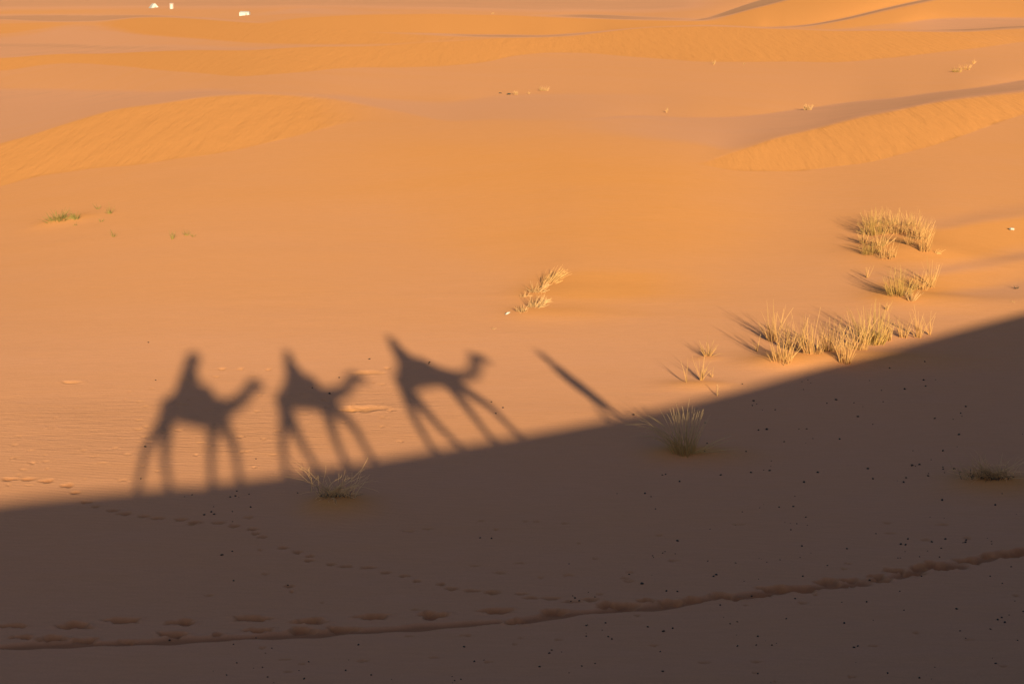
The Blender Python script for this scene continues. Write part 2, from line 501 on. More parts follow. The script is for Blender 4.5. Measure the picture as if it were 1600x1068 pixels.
# --- footprints and the long dragged groove
def dent(px, py, wpx, hpx, depth=.05, fresh=1.0, rim=.25, sharp=2.2, dug=1.0):
    p = at(px, py)
    s = px_per_m(p)
    a = wpx / 2 / s
    b = hpx / 2 / (FPX * ZC / (p[1] ** 2))
    ang = random.uniform(-.12, .12)
    i0 = max(int(np.searchsorted(R, p[1] - b * 5 - .4)) - r0 - 2, 0)
    i1 = min(int(np.searchsorted(R, math.hypot(p[0], p[1]) + b * 5 + .6)) - r0 + 2, r1 - r0)
    aa = math.atan2(p[0], p[1]); da = (a * 3) / p[1]
    j0 = max(int(np.searchsorted(AZ, aa - da)), 0); j1 = int(np.searchsorted(AZ, aa + da))
    if i1 <= i0 or j1 <= j0: return
    dx = XS[i0:i1, j0:j1] - p[0]; dy = YS[i0:i1, j0:j1] - p[1]
    u = (dx * math.cos(ang) + dy * math.sin(ang)) / a
    v = (-dx * math.sin(ang) + dy * math.cos(ang)) / b
    th = np.arctan2(v, u)
    wn = 1 + .13 * np.sin(3 * th + random.uniform(0, 6)) + .09 * np.sin(5 * th + random.uniform(0, 6)) + .06 * np.sin(9 * th + random.uniform(0, 6))
    q = np.sqrt(u * u + v * v) / wn
    g = np.exp(-q ** (2 * sharp) * .7)
    ring = np.exp(-((q - 1.25) / .28) ** 2) * (1 + .6 * np.sin(4 * th + random.uniform(0, 6)))
    g = g * (1 + .15 * np.sin(u * 3.2 + random.uniform(0, 6)))
    ZS[i0:i1, j0:j1] += -depth * g + depth * rim * ring
    DS[i0:i1, j0:j1] = np.maximum(DS[i0:i1, j0:j1], np.clip(fresh * dug * g, 0, 1))
    FS[i0:i1, j0:j1] += fresh * g * .5

PRINTS = [(20,977,40,6),(117,977,46,11),(192,969,48,9),(283,972,40,9),(393,966,50,9),(485,970,46,9),(583,963,46,9),(677,961,40,11),
 (777,954,46,9),(865,955,38,8),(950,945,34,9),(977,945,40,10),(1010,938,26,6),(1047,941,34,8),(1085,936,34,7),(1127,930,36,9),
 (35,995,34,6),(82,997,40,9),(135,999,36,5),(200,1001,22,4),(270,990,42,8),(340,990,16,4),(405,984,40,7),(472,984,38,9),(535,982,44,7),
 (808,971,32,9),(1210,919,44,8),(1252,920,50,10),(1295,909,34,10),(1327,906,28,5),(1322,916,20,5),(1370,900,24,6),(1375,906,34,7),
 (1397,891,30,7),(1427,896,34,7),(1440,886,30,8),(1460,881,34,8),(1475,885,36,9),(1515,876,40,9),(1545,867,20,6),(1575,866,44,10),(1600,862,40,9),
 (1190,929,30,8),(1150,934,34,7)]
for q in PRINTS: dent(*q, depth=.085)
SMALL = [(15,748,24,4),(45,748,22,4),(73,751,22,5),(105,758,18,6),(118,769,14,4),(135,784,16,4),(150,791,10,3),(177,797,18,4),(195,802,20,5),
 (225,806,18,4),(247,809,20,4),(283,811,18,5),(306,815,22,4),(342,816,20,4),(366,821,16,5),(395,826,16,4),(399,833,12,4),(410,838,14,4),
 (443,855,16,4),(465,862,14,5),(485,868,12,4),(483,875,14,4),(518,881,14,4),(540,884,20,4),(575,886,22,4),(603,894,16,4),(633,899,16,4),
 (651,907,12,4),(689,912,12,5),(706,919,20,5),(737,922,26,4),(770,925,24,6),(815,927,20,3),(830,933,22,4),(861,934,26,5),(894,939,26,4),(923,936,24,6),
 (452,915,16,4)]
for q in SMALL: dent(*q, depth=.03, fresh=.7, rim=.15)
for q in [(570,638,64,9),(545,641,30,6),(575,582,46,6),(347,576,12,4),(376,576,10,3),(420,577,10,3),(605,575,10,3),(112,597,30,4)]:
    dent(*q, depth=.035, fresh=.7, rim=.3, dug=0)

# crumbs of crust and small scuffs
for _ in range(95):
    x, y = (random.uniform(190, 640), random.uniform(585, 740)) if random.random() < .6 else (random.uniform(0, 230), random.uniform(630, 765))
    if y > np.interp(x, [0, 640], [775, 705]): continue
    dent(x, y, random.uniform(5, 16), random.uniform(2.0, 3.4), depth=random.uniform(.008, .02), fresh=.3, rim=.7, dug=0)
for _ in range(70):
    x, y = random.uniform(300, 1600), random.uniform(800, 1064)
    dent(x, y, random.uniform(6, 20), random.uniform(2.5, 4.5), depth=random.uniform(.01, .025), fresh=.5, rim=.5, dug=.7)
GROOVE = [(-60,1013),(0,1010),(100,1006),(200,1003),(300,999),(400,994),(500,990),(560,986),(650,980),(720,975),(775,971)], \
         [(822,968),(860,962),(900,957),(950,953),(1000,948),(1050,945),(1100,939),(1150,935),(1200,928),(1250,922),(1300,915),(1345,911)], \
         [(1400,901),(1470,890),(1500,884)], [(1530,878),(1600,864),(1660,852)]
def groove(poly, width=.13, depth=.045):
    pts = np.array([at(*p) for p in poly])[:, :2]
    i0 = 0; i1 = int(np.searchsorted(R, 50)) - r0
    j0 = int(np.searchsorted(AZ, math.radians(-17))); j1 = int(np.searchsorted(AZ, math.radians(17)))
    gx, gy = XS[i0:i1, j0:j1], YS[i0:i1, j0:j1]
    best = np.full(gx.shape, 9e9)
    for a, b in zip(pts[:-1], pts[1:]):
        d = b - a; L = d @ d
        tt = np.clip(((gx - a[0]) * d[0] + (gy - a[1]) * d[1]) / L, 0, 1)
        best = np.minimum(best, np.hypot(gx - a[0] - tt * d[0], gy - a[1] - tt * d[1]))
    wv = width * (1 + .22 * np.sin(gx * 3.1) + .15 * np.sin(gx * 7.7 + 1))
    q = best / wv
    g = np.exp(-q ** 4 * .7)
    ZS[i0:i1, j0:j1] += -depth * g + depth * .25 * np.exp(-((q - 1.35) / .3) ** 2)
    DS[i0:i1, j0:j1] = np.maximum(DS[i0:i1, j0:j1], .9 * g)
for gpoly in GROOVE: groove(gpoly)

# --- the crest the caravan walks on: its height follows from where its shadow ends
HD = math.radians(HEAD_DEG)
HV = np.array([math.sin(HD), math.cos(HD), 0.0])       # along the caravan
NV = np.array([-math.cos(HD), math.sin(HD), 0.0])      # towards the plain
def to_plane(x, y, n0=0.0):
    """where the sun ray that lands at a place of the photograph crosses the caravan's line"""
    q = at(x, y)
    t = (q @ NV - n0) / (ANTI @ NV)
    p = q - t * ANTI
    return p @ HV, p[2]
EDGE = [(-100,803),(0,783),(100,774),(200,766),(300,758),(400,747),(500,732),(600,716),(700,699),(800,682),(900,664),(1000,645),(1100,622),(1200,596),
        (1300,568),(1400,542),(1500,514),(1600,488),(1680,466)]
ct, cz = zip(*[to_plane(*e) for e in EDGE])
ct, cz = np.array(ct), np.array(cz)
print('crest', np.round(ct, 1), np.round(cz, 2))
CT = np.concatenate([[-120, -45], ct, [ct[-1] + 25, ct[-1] + 90]])
CZ = np.concatenate([[0, cz[0] + .6], cz, [cz[-1] + .3, 0]])
def crest(t):
    s = 0
    for d in (-1.2, -.6, 0, .6, 1.2): s = s + np.interp(t + d, CT, CZ)
    return s / 5
SLN = math.tan(SUN_EL) / math.sin(math.radians(52.0))  # rise of a sun ray per metre across the crest
def flank(n):
    n = np.asarray(n, float)
    s = np.sqrt(n * n + .35 ** 2)
    lee, wind = .64, .115
    return -((lee - wind) / 2 * n + (lee + wind) / 2 * s)
nn = np.linspace(-3, 3, 601)
FOFF = (flank(nn) + SLN * nn).max()
def ridge_z(x, y):
    t = x * HV[0] + y * HV[1]; n = x * NV[0] + y * NV[1]
    return crest(t) + flank(n) - FOFF
msk = R < 320
xr, yr = X[msk], Y[msk]
zr = ridge_z(xr, yr)
k = .35
hh = np.clip(.5 + .5 * (zr - Z[msk]) / k, 0, 1)
Z[msk] = Z[msk] * (1 - hh) + zr * hh + k * hh * (1 - hh)

# scoured, crusty patches
SC = np.zeros((NR, NA))
def scour(px, py, wx, wy, a):
    p = at(px, py)
    SC[...] += a * np.exp(-((X - p[0]) / wx) ** 2 - ((Y - p[1]) / wy) ** 2)
scour(270, 680, 4.5, 3.5, .9); scour(560, 640, 3.5, 3.0, .7); scour(90, 640, 3.0, 3.5, .5)
scour(275, 282, 1.8, 4.0, 1.0); scour(60, 160, 6, 8, .6); scour(560, 610, 6, 2, .3); scour(1300, 900, 7, 3, .18)

verts = np.concatenate([[[0, 0, Z[0].mean()]], np.stack([X, Y, Z], -1).reshape(-1, 3)])
ii, jj = np.meshgrid(np.arange(NR - 1), np.arange(NA), indexing='ij')
j2 = (jj + 1) % NA
quads = np.stack([1 + ii * NA + jj, 1 + ii * NA + j2, 1 + (ii + 1) * NA + j2, 1 + (ii + 1) * NA + jj], -1).reshape(-1, 4)
jt = np.arange(NA)
tris = np.stack([np.zeros(NA, int), 1 + (jt + 1) % NA, 1 + jt], -1)
me = bpy.data.meshes.new('desert_sand')
nq, ntri = len(quads), len(tris)
me.vertices.add(len(verts)); me.vertices.foreach_set('co', verts.astype(np.float32).ravel())
me.loops.add(nq * 4 + ntri * 3)
me.loops.foreach_set('vertex_index', np.concatenate([quads.ravel(), tris.ravel()]).astype(np.int32))
me.polygons.add(nq + ntri)
me.polygons.foreach_set('loop_start', np.concatenate([np.arange(nq) * 4, nq * 4 + np.arange(ntri) * 3]).astype(np.int32))
me.update(calc_edges=True)
for nm, arr in (('fresh', FRESH), ('slip', SLIP), ('scour', SC), ('dug', DUG)):
    at_ = me.attributes.new(nm, 'FLOAT', 'POINT')
    at_.data.foreach_set('value', np.concatenate([[0], arr.ravel()]).astype(np.float32))
me.polygons.foreach_set('use_smooth', np.ones(nq + ntri, bool))
me.materials.append(M['sand'])
ground = bpy.data.objects.new('ground', me)
COL.objects.link(ground)
tag(ground, 'orange desert sand in low dunes, its near part in the shade of a crest', kind='structure')
print('ground', NR, NA, 'z', Z.min(), Z.max())
for q in [(300,20),(383,21),(800,60),(800,150),(400,250),(1400,200),(800,300),(1300,500),(800,600)]:
    print(q, np.round(at(*q), 2))

# ------------------------------------------------------------------ grass
def blades_mesh(name, blades, mat):
    """blades: list of (points Nx3, radius, tone); each is a tapering three-sided stem"""
    vs, fs, tone, along = [], [], [], []
    for pts, rad, tn in blades:
        n = len(pts); b0 = len(vs)
        for i, p in enumerate(pts):
            f = i / (n - 1)
            d = pts[min(i + 1, n - 1)] - pts[max(i - 1, 0)]
            d = d / (np.linalg.norm(d) + 1e-9)
            s = np.cross(d, (0.31, 0.95, 0.1)); s /= np.linalg.norm(s) + 1e-9
            u = np.cross(d, s)
            rr = rad * (1 - .7 * f)
            for k in range(3):
                a = 2.0944 * k
                vs.append(p + rr * (math.cos(a) * s + math.sin(a) * u)); tone.append(tn); along.append(f)
        for i in range(n - 1):
            for k in range(3):
                k2 = (k + 1) % 3
                fs.append((b0 + i * 3 + k, b0 + i * 3 + k2, b0 + i * 3 + 3 + k2, b0 + i * 3 + 3 + k))
    m = bpy.data.meshes.new(name)
    m.from_pydata([tuple(v) for v in vs], [], fs)
    for nm, a in (('tone', tone), ('along', along)):
        t = m.attributes.new(nm, 'FLOAT', 'POINT'); t.data.foreach_set('value', np.array(a, np.float32))
    m.materials.append(mat)
    o = bpy.data.objects.new(name, m)
    COL.objects.link(o)
    return o

def stem(p0, L, az, tilt, bend, rad, seg=5, kink=0.0):
    pts = [np.array(p0, float)]
    th = tilt
    for i in range(seg):
        a2 = az + random.gauss(0, kink)
        d = np.array([math.cos(a2) * math.sin(th), math.sin(a2) * math.sin(th), math.cos(th)])
        pts.append(pts[-1] + d * L / seg)
        th += bend / seg + random.gauss(0, kink)
    tone = random.random() ** 1.6
    return (np.array(pts), rad, tone)

def tuft(name, px, py, h, w, n, mat, label, group, lean=(0, 0), spread=.25, bend=.30, rad=.0105, kink=.05, flat=.9, short=.3):
    g = at(px, py)
    s = px_per_m(g)
    g[2] = terrain_z(g[0], g[1])
    H, W = (1.28 if group in (GA, GB) else 1.1) * h / s, w / s
    bl = []
    if n < 46: W *= .28 if n < 31 else .65
    for i in range(max(5, int(n * .8))):
        rr = math.sqrt(random.random()); a = random.uniform(0, 2 * math.pi)
        ox, oy = W / 2 * .8 * rr * math.cos(a), W / 2 * flat * rr * math.sin(a)
        z0 = terrain_z(g[0] + ox, g[1] + oy) - g[2] - .02
        L = H * (short + (1.12 - short) * random.random() ** 1.3) * (1.05 - .3 * rr)
        if random.random() < .08: L *= .8; rr *= 2.2          # a bent or broken one
        dx = lean[0] + spread * math.cos(a) * rr + random.gauss(0, .12)
        dy = lean[1] + spread * math.sin(a) * rr + random.gauss(0, .10)
        bl.append(stem((ox, oy, z0), L, math.atan2(dy, dx), math.hypot(dx, dy), bend * random.uniform(-.2, 1), rad * random.uniform(.6, 1.3), kink=kink))
    o = blades_mesh(name, bl, M[mat])
    o.location = g
    tag(o, label, 'grass', group)
    return o

GA = 'dry grass plants along the shadow edge'
GB = 'dry grass plants on the right-hand hummock'
GC = 'small dry plants in the middle of the plain'
GD = 'small green plants on the left of the plain'
GE = 'far pale grass plants between the dunes'
T = [
 # the row by the shadow edge
 ('grass_tuft',1207,532,54,22,48,'straw','tall narrow straw tuft standing apart at the upper left end of the row',GA,{}),
 ('grass_tuft',1183,549,27,8,9,'straw','thin wispy straw stems at the far left end of the row',GA,{}),
 ('grass_tuft',1222,564,56,44,60,'straw','open straw tuft at the lower left corner of the row',GA,dict(spread=.35)),
 ('grass_tuft',1243,546,54,34,60,'straw','straw tuft second from the left in the dense part of the row',GA,{}),
 ('grass_tuft',1270,551,52,40,80,'straw','straw tuft in the left middle of the row, pale upright stems',GA,{}),
 ('grass_tuft',1297,548,46,38,80,'straw','straw tuft at the very middle of the row',GA,dict(spread=.3)),
 ('grass_tuft',1320,566,60,24,60,'straw','straw tuft pushed lowest of the row, its foot touching the shadow',GA,{}),
 ('grass_tuft',1340,546,50,36,75,'straw','straw tuft just left of the densest greenish one in the row',GA,{}),
 ('grass_tuft',1364,537,58,44,130,'greenish','densest and greenest tuft of the row, right of centre',GA,dict(spread=.3)),
 ('grass_tuft',1387,532,38,22,40,'straw','short straw tuft tucked against the right side of the greenish one',GA,{}),
 ('grass_tuft',1411,527,38,28,34,'straw','sparse straw tuft right of the gap in the row',GA,{}),
 ('grass_tuft',1434,527,42,22,34,'straw','sparse taller straw tuft second from the right end of the row',GA,{}),
 ('grass_tuft',1453,523,36,9,14,'straw','thin straw stems at the right end of the row',GA,{}),
 ('grass_tuft',1105,556,26,22,40,'straw','small bushy straw tuft alone left of the row with a long thin shadow',GA,dict(spread=.5)),
 ('grass_tuft',1073,597,34,7,8,'straw','few thin upright stems left of a slightly fuller tuft near the shadow edge',GA,{}),
 ('grass_tuft',1096,594,38,18,22,'straw','spiky straw tuft right of the few thin stems near the shadow edge',GA,{}),
 ('grass_tuft',1112,589,16,6,6,'straw','tiny straw sprig at the right foot of the spiky tuft',GA,{}),
 ('grass_tuft',1121,618,16,12,6,'bleached','faint sparse stems just inside the shadow below the spiky tuft',GA,{}),
 # hummock on the right
 ('grass_tuft',1349,380,24,22,40,'straw','outermost straw tuft on the left side of the hummock',GB,dict(spread=.45)),
 ('grass_tuft',1377,384,26,28,50,'straw','straw tuft filling the gap between the top and the centre of the hummock',GB,dict(spread=.4)),
 ('grass_tuft',1422,382,24,22,34,'straw','loose straw tuft left of the tall hanging one on the hummock',GB,dict(spread=.4)),
 ('grass_tuft',1362,353,24,30,60,'straw','short straw tuft at the back left corner of the hummock',GB,dict(spread=.4)),
 ('grass_tuft',1392,351,24,30,60,'straw','short straw tuft at the back of the hummock behind the upper middle one',GB,dict(spread=.4)),
 ('grass_tuft',1424,353,24,32,60,'straw','short straw tuft at the back right of the hummock',GB,dict(spread=.4)),
 ('grass_tuft',1463,396,14,16,14,'straw','low sprig leaning right at the far right of the hummock',GB,dict(lean=(.9,0),spread=.6)),
 ('grass_tuft',1440,374,32,26,60,'straw','straw tuft above the tall hanging one on the right of the hummock',GB,dict(spread=.35)),
 ('grass_tuft',1368,366,38,46,110,'greenish','upper left bushy tuft of the hummock with a dark shadow on its left',GB,dict(spread=.5)),
 ('grass_tuft',1400,364,32,40,100,'straw','upper middle straw tuft at the top of the hummock',GB,dict(spread=.4)),
 ('grass_tuft',1430,366,30,34,80,'straw','upper right straw tuft at the top of the hummock',GB,dict(spread=.4)),
 ('grass_tuft',1443,392,44,22,60,'straw','tall straw tuft hanging down the right side of the hummock',GB,{}),
 ('grass_tuft',1361,396,24,34,70,'greenish','low greenish tuft on the left of the hummock under the upper left one',GB,dict(spread=.5)),
 ('grass_tuft',1386,403,28,32,60,'straw','straw tuft at the centre of the hummock above bare sand',GB,dict(spread=.35)),
 ('grass_tuft',1355,434,20,9,10,'straw','thin sprig on the left below the hummock',GB,{}),
 ('grass_tuft',1405,460,38,44,130,'greenish','dense greenish tuft lower left on the hummock with a dark left side',GB,dict(spread=.5)),
 ('grass_tuft',1424,470,22,20,40,'bleached','pale low tuft with exposed roots at the bottom of the hummock',GB,dict(spread=.7)),
 ('grass_tuft',1436,452,30,30,70,'straw','straw tuft lower right on the hummock beside the tall thin one',GB,dict(spread=.35)),
 ('grass_tuft',1456,449,40,14,36,'straw','tall thin straw tuft at the lower right end of the hummock',GB,{}),
 ('grass_tuft',1386,484,18,14,12,'straw','small sprig between the hummock and the row by the shadow edge',GB,dict(spread=.5)),
 # shade
 ('grass_tussock',1070,708,76,36,150,'tussock','big straw coloured tussock with arching stems in the shade',None,dict(spread=.27,bend=.6,lean=(-.04,0),rad=.0065)),
 # middle of the plain
 ('grass_tuft',857,442,32,34,70,'straw','largest middle tuft, straw stems swept to the right',GC,dict(lean=(.65,0),rad=.009)),
 ('grass_tuft',870,434,26,22,40,'straw','highest right end of the swept middle plants',GC,dict(lean=(.7,0),rad=.009)),
 ('grass_tuft',848,450,16,18,30,'bleached','low straw link between the swept tuft and the tangle on its left',GC,dict(lean=(.6,0),kink=.2)),
 ('grass_tuft',847,473,18,18,34,'bleached','upper right wisp of the lower diagonal of middle plants',GC,dict(lean=(.7,0),spread=.5,kink=.15)),
 ('grass_tuft',838,456,20,26,50,'bleached','low tangle left of the swept middle tuft',GC,dict(lean=(.4,0),spread=.9,kink=.3)),
 ('grass_tuft',818,463,13,22,34,'bleached','flattened pale wisp at the upper left of the middle plants',GC,dict(lean=(.8,0),spread=.9,kink=.3)),
 ('grass_tuft',836,480,26,28,60,'bleached','pale bent tuft in the middle with a dark hollow on its left',GC,dict(lean=(.5,0),spread=.6,kink=.2)),
 ('grass_tuft',816,487,15,26,44,'bleached','low reddish tangle right of the white scrap',GC,dict(spread=1.0,kink=.35)),
 ('grass_tuft',770,514,6,18,14,'bleached','tiny flattened wisp lowest of the middle plants',GC,dict(spread=1.1,kink=.3)),
 # left of the plain
 ('green_plant',92,344,20,48,150,'leafy','largest green plant on the left with wide arching leaves',GD,dict(spread=1.0,bend=.9)),
 ('green_plant',119,343,18,13,34,'leafy','upright green plant with pale foot beside the largest one',GD,dict(spread=.5)),
 ('green_plant',118,352,6,16,14,'leafy','low flat green sprig under the upright green plant',GD,dict(spread=1.1)),
 ('green_plant',153,327,13,14,16,'leafy','small faint plant uppermost on the left of the plain',GD,dict(spread=.6)),
 ('green_plant',172,334,17,18,24,'leafy','small fan of thin green leaves right of the uppermost plant',GD,dict(spread=.8)),
 ('green_plant',157,347,8,12,10,'leafy','tiny plant between the green fan and the pale footed one',GD,dict(spread=.7)),
 ('green_plant',178,370,17,14,18,'leafy','lowest small plant on the left with thin upright leaves',GD,dict(spread=.5)),
 ('green_plant',269,374,18,10,20,'leafy','single upright sprig with a bright pale foot to the right',GD,dict(spread=.4)),
 ('green_plant',292,368,12,13,14,'leafy','faint plant right of the bright footed sprig',GD,dict(spread=.7)),
 ('green_plant',302,370,8,12,10,'leafy','farthest right tiny plant of the green ones',GD,dict(spread=.9)),
 # far
 ('grass_tuft',806,148,8,10,40,'bleached','far pale tuft at the left of three by the dune line',GE,dict(spread=.5,rad=.02)),
 ('grass_tuft',826,147,5,10,30,'bleached','lowest and flattest of three far tufts by the dune line',GE,dict(spread=.8,rad=.02)),
 ('grass_tuft',850,142,10,16,60,'bleached','tallest of three far tufts by the dune line',GE,dict(spread=.5,rad=.02)),
 ('grass_tuft',1042,176,9,7,30,'bleached','tiny far tuft alone left of the conical one',GE,dict(spread=.3,rad=.02)),
 ('grass_tuft',1262,172,12,14,70,'bleached','far conical pale tuft on the edge of the right dune',GE,dict(spread=.35,rad=.022)),
 ('grass_tuft',1115,101,9,8,30,'bleached','far dim tuft at the foot of the wide bright slope',GE,dict(spread=.4,rad=.025)),
 ('grass_tuft',1163,101,4,7,14,'bleached','faint far sprig right of the dim tuft at the slope foot',GE,dict(spread=.6,rad=.025)),
 ('grass_tuft',1495,113,10,16,60,'greenish','lower left plant of the far cluster near the right edge',GE,dict(spread=.6,rad=.025)),
 ('grass_tuft',1508,109,11,18,60,'straw','middle plant of the far cluster near the right edge',GE,dict(spread=.6,rad=.025)),
 ('grass_tuft',1521,100,8,9,30,'straw','upper right plant of the far cluster near the right edge',GE,dict(spread=.5,rad=.025)),
 ('grass_tuft',770,22,3,14,24,'bleached','hazy speck of vegetation at the foot of the farthest dunes',GE,dict(spread=.7,rad=.06)),
 ('dry_plant',1588,451,9,26,26,'grey','low grey plant by the right edge above the shadow',None,dict(spread=1.1,kink=.3)),
 ('dry_plant',1582,472,5,18,16,'bleached','flattened pale sprig by the right edge at the shadow line',None,dict(spread=1.1,kink=.3)),
]
for name, px, py, h, w, n, mat, lab, grp, kw in T:
    tuft(name, px, py, h, w, n, mat, lab, grp, **kw)

# tussock's long stems arching out to the left and low to the right
def long_stems(o, px, py, specs, mat, name):
    g = at(px, py); s = px_per_m(g); g[2] = terrain_z(g[0], g[1])
    bl = []
    for (x0, L, az, tilt, bend) in specs:
        bl.append(stem((x0 / s, random.uniform(-.1, .1), 0), L / s, az, tilt, bend, .006, 8))
    c = blades_mesh(name, bl, M[mat])
    c.parent = o
    return c
tus = [o for o in COL.objects if o.name == 'grass_tussock'][0]
long_stems(tus, 1070, 708, [(random.uniform(-20, 0), random.uniform(55, 95), math.pi + random.uniform(-.5, .5), random.uniform(.25, .6), random.uniform(.6, 1.6)) for _ in range(26)], 'tussock', 'arching_stem')
long_stems(tus, 1070, 708, [(random.uniform(5, 25), random.uniform(40, 75), random.uniform(-.6, .4), random.uniform(.9, 1.3), random.uniform(.2, .5)) for _ in range(10)], 'tussock', 'low_stem')

# bleached dead clump on its little mound, with dangling roots
def dead_clump(px, py, label, s_up, n, wpx, lean, root=True):
    g = at(px, py); s = px_per_m(g); g[2] = terrain_z(g[0], g[1])
    root_o = empty('dead_grass', g)
    tag(root_o, label, 'grass')
    bl, gr, rt = [], [], []
    for i in range(n):
        ox = random.gauss(0, wpx * .22) / s
        a = random.uniform(0, 2 * math.pi)
        bl.append(stem((ox, random.uniform(-.1, .1), random.uniform(0, .10)), s_up / s * random.uniform(.35, 1.1), a if random.random() < .5 else lean[0],
                       random.uniform(.3, 1.35), random.uniform(-.2, .9), .006, 6, .22))
        if i % 2 == 0:
            gr.append(stem((ox * .9, random.uniform(-.1, .06), random.uniform(-.01, .05)), s_up / s * random.uniform(.2, .5), a, random.uniform(.3, 1.6), .4, .008, 5, .3))
    for i in range(14):
        az = random.choice((0.0, math.pi)) + random.gauss(0, .35)
        bl.append(stem((random.gauss(0, .08), random.gauss(0, .05), random.uniform(.03, .10)), random.uniform(50, 85) / s, az, random.uniform(.9, 1.35), random.uniform(.1, .5), .006, 8, .12))
    blades_mesh('dry_blades', bl, M['bleached']).parent = root_o
    blades_mesh('grey_base', gr, M['grey']).parent = root_o
    if root:
        for i in range(9):
            az = -math.pi / 2 + random.gauss(0, .7)
            L = random.uniform(.2, .5); pts = []
            for k in range(7):
                f = k / 6 * L
                x = f * math.cos(az) + random.gauss(0, .02); y = f * math.sin(az) - .05
                pts.append(np.array([x, y, terrain_z(g[0] + x, g[1] + y) - g[2] + .012]))
            rt.append((np.array(pts), .007, random.random()))
        blades_mesh('root', rt, M['bleached']).parent = root_o
    return root_o
dead_clump(522, 776, 'bleached dead clump on a small reddish mound in the shade', 42, 80, 50, (.3,))
dead_clump(1552, 748, 'dim dead clump bent to the left at the right edge in the shade', 44, 130, 80, (math.pi,), False)

def branching(px, py, h, label):
    g = at(px, py); s = px_per_m(g); g[2] = terrain_z(g[0], g[1])
    H = h / s; bl = []
    def grow(p, d, L, r, depth):
        pts = [p]
        for k in range(4):
            d = d + np.array([random.gauss(0, .08), random.gauss(0, .08), random.gauss(0, .05)]); d /= np.linalg.norm(d)
            pts.append(pts[-1] + d * L / 4)
        bl.append((np.array(pts), r, random.random() * .5))
        if depth:
            for q in range(2 if depth > 1 else 3):
                dd = d + np.array([random.choice((-1, 1)) * random.uniform(.3, .8), random.uniform(-.4, .4), random.uniform(-.1, .2)])
                grow(pts[random.choice((2, 3, 4))], dd / np.linalg.norm(dd), L * .62, r * .6, depth - 1)
    grow(np.array([0, 0, -.02]), np.array([.05, 0, 1.]), H * .5, .012, 3)
    o = blades_mesh('dry_twig', bl, M['bleached']); o.location = g
    return tag(o, label, 'twig')
branching(486, 768, 52, 'bare forked twig standing left of the bleached dead clump')

# ------------------------------------------------------------------ droppings
def lump(name, mat, seed, sc=(1, .85, .7), rough=.25):
    g = random.Random(seed)
    bm = bmesh.new()
    bmesh.ops.create_icosphere(bm, subdivisions=2, radius=1)
    ph = [g.uniform(0, 6) for _ in range(6)]
    for v in bm.verts:
        c = v.co
        k = 1 + rough * (math.sin(c.x * 2.3 + ph[0]) * math.sin(c.y * 2.1 + ph[1]) + .5 * math.sin(c.z * 4 + ph[2]) * math.cos(c.x * 4.5 + ph[3]))
        v.co = Vector((c.x * sc[0] * k, c.y * sc[1] * k, c.z * sc[2] * k))
    m = bpy.data.meshes.new(name); bm.to_mesh(m); bm.free()
    for p in m.polygons: p.use_smooth = True
    m.materials.append(mat)
    return m
DM = [lump('dropping', M['dung'], i, (1, .8 + .1 * i, .7)) for i in range(4)]
BIG = [(768,841,4),(347,867,5),(363,861,3),(365,907,3),(265,1000,4),(400,996,3),(365,1006,3),(1126,742,4),(1198,671,5),(1312,686,4),(1364,748,4),(1414,608,4),(1443,594,4),
 (1460,654,4),(1498,679,4),(1356,732,4),(1292,630,3),(1340,651,4),(1185,672,4),(1003,912,5),(1245,818,3),(1036,986,5),(1051,981,4),(1012,979,4),(1184,994,4),(1340,1009,4),
 (1152,971,3),(1141,974,3),(956,998,4),(1152,1009,4),(909,1040,3),(930,1036,3),(1184,1052,4),(1387,1051,4),(858,1020,4),(843,1041,4),(1354,940,4),(1495,951,4),(725,1010,4),
 (560,1007,4),(540,1047,4),(580,1054,4),(475,1060,4),(370,1035,3),(410,1042,3),(354,1054,3),(741,1033,4),(898,934,4),(892,939,3),(1041,923,4),(983,897,3),(1115,900,4),
 (1253,853,4),(1293,883,3),(1323,857,4),(1477,842,4),(1468,870,3),(1260,670,3),(1225,690,3),(1390,575,3),(1445,565,3),(1160,600,3),(1062,752,4),(1035,742,3),(1040,741,3),
 (465,770,3),(300,773,3),(370,767,3),(389,772,3),(363,799,3),(530,590,3),(577,561,3),(515,615,4),(488,606,3),(243,594,3),(227,698,4),(400,717,3),(220,748,3),(670,568,3),
 (671,566,3),(768,628,3),(786,637,3),(775,646,3),(232,535,3),(990,648,4),(450,914,3),(750,840,3),(1440,900,3),(1547,900,3),(1580,885,3),(1566,911,3),(1500,985,3),(1590,1000,3)]
DLAB = 'small dark dropping lying loose on the sand'
cnt = 0
def drop(px, py, d):
    global cnt
    g = at(px, py)
    s = px_per_m(g)
    o = bpy.data.objects.new('dropping', DM[cnt % 4])
    COL.objects.link(o)
    rr = d / 2 / s
    o.location = (g[0], g[1], terrain_z(g[0], g[1]) + rr * .35)
    o.scale = (rr * random.uniform(.9, 1.25), rr * random.uniform(.85, 1.1), rr * random.uniform(.8, 1.1))
    o.rotation_euler = (random.uniform(-.4, .4), random.uniform(-.4, .4), random.uniform(0, 6.28))
    tag(o, DLAB, 'dropping', 'dark droppings scattered over the sand')
    cnt += 1
for q in BIG: drop(q[0], q[1], q[2] * .95)
last = None
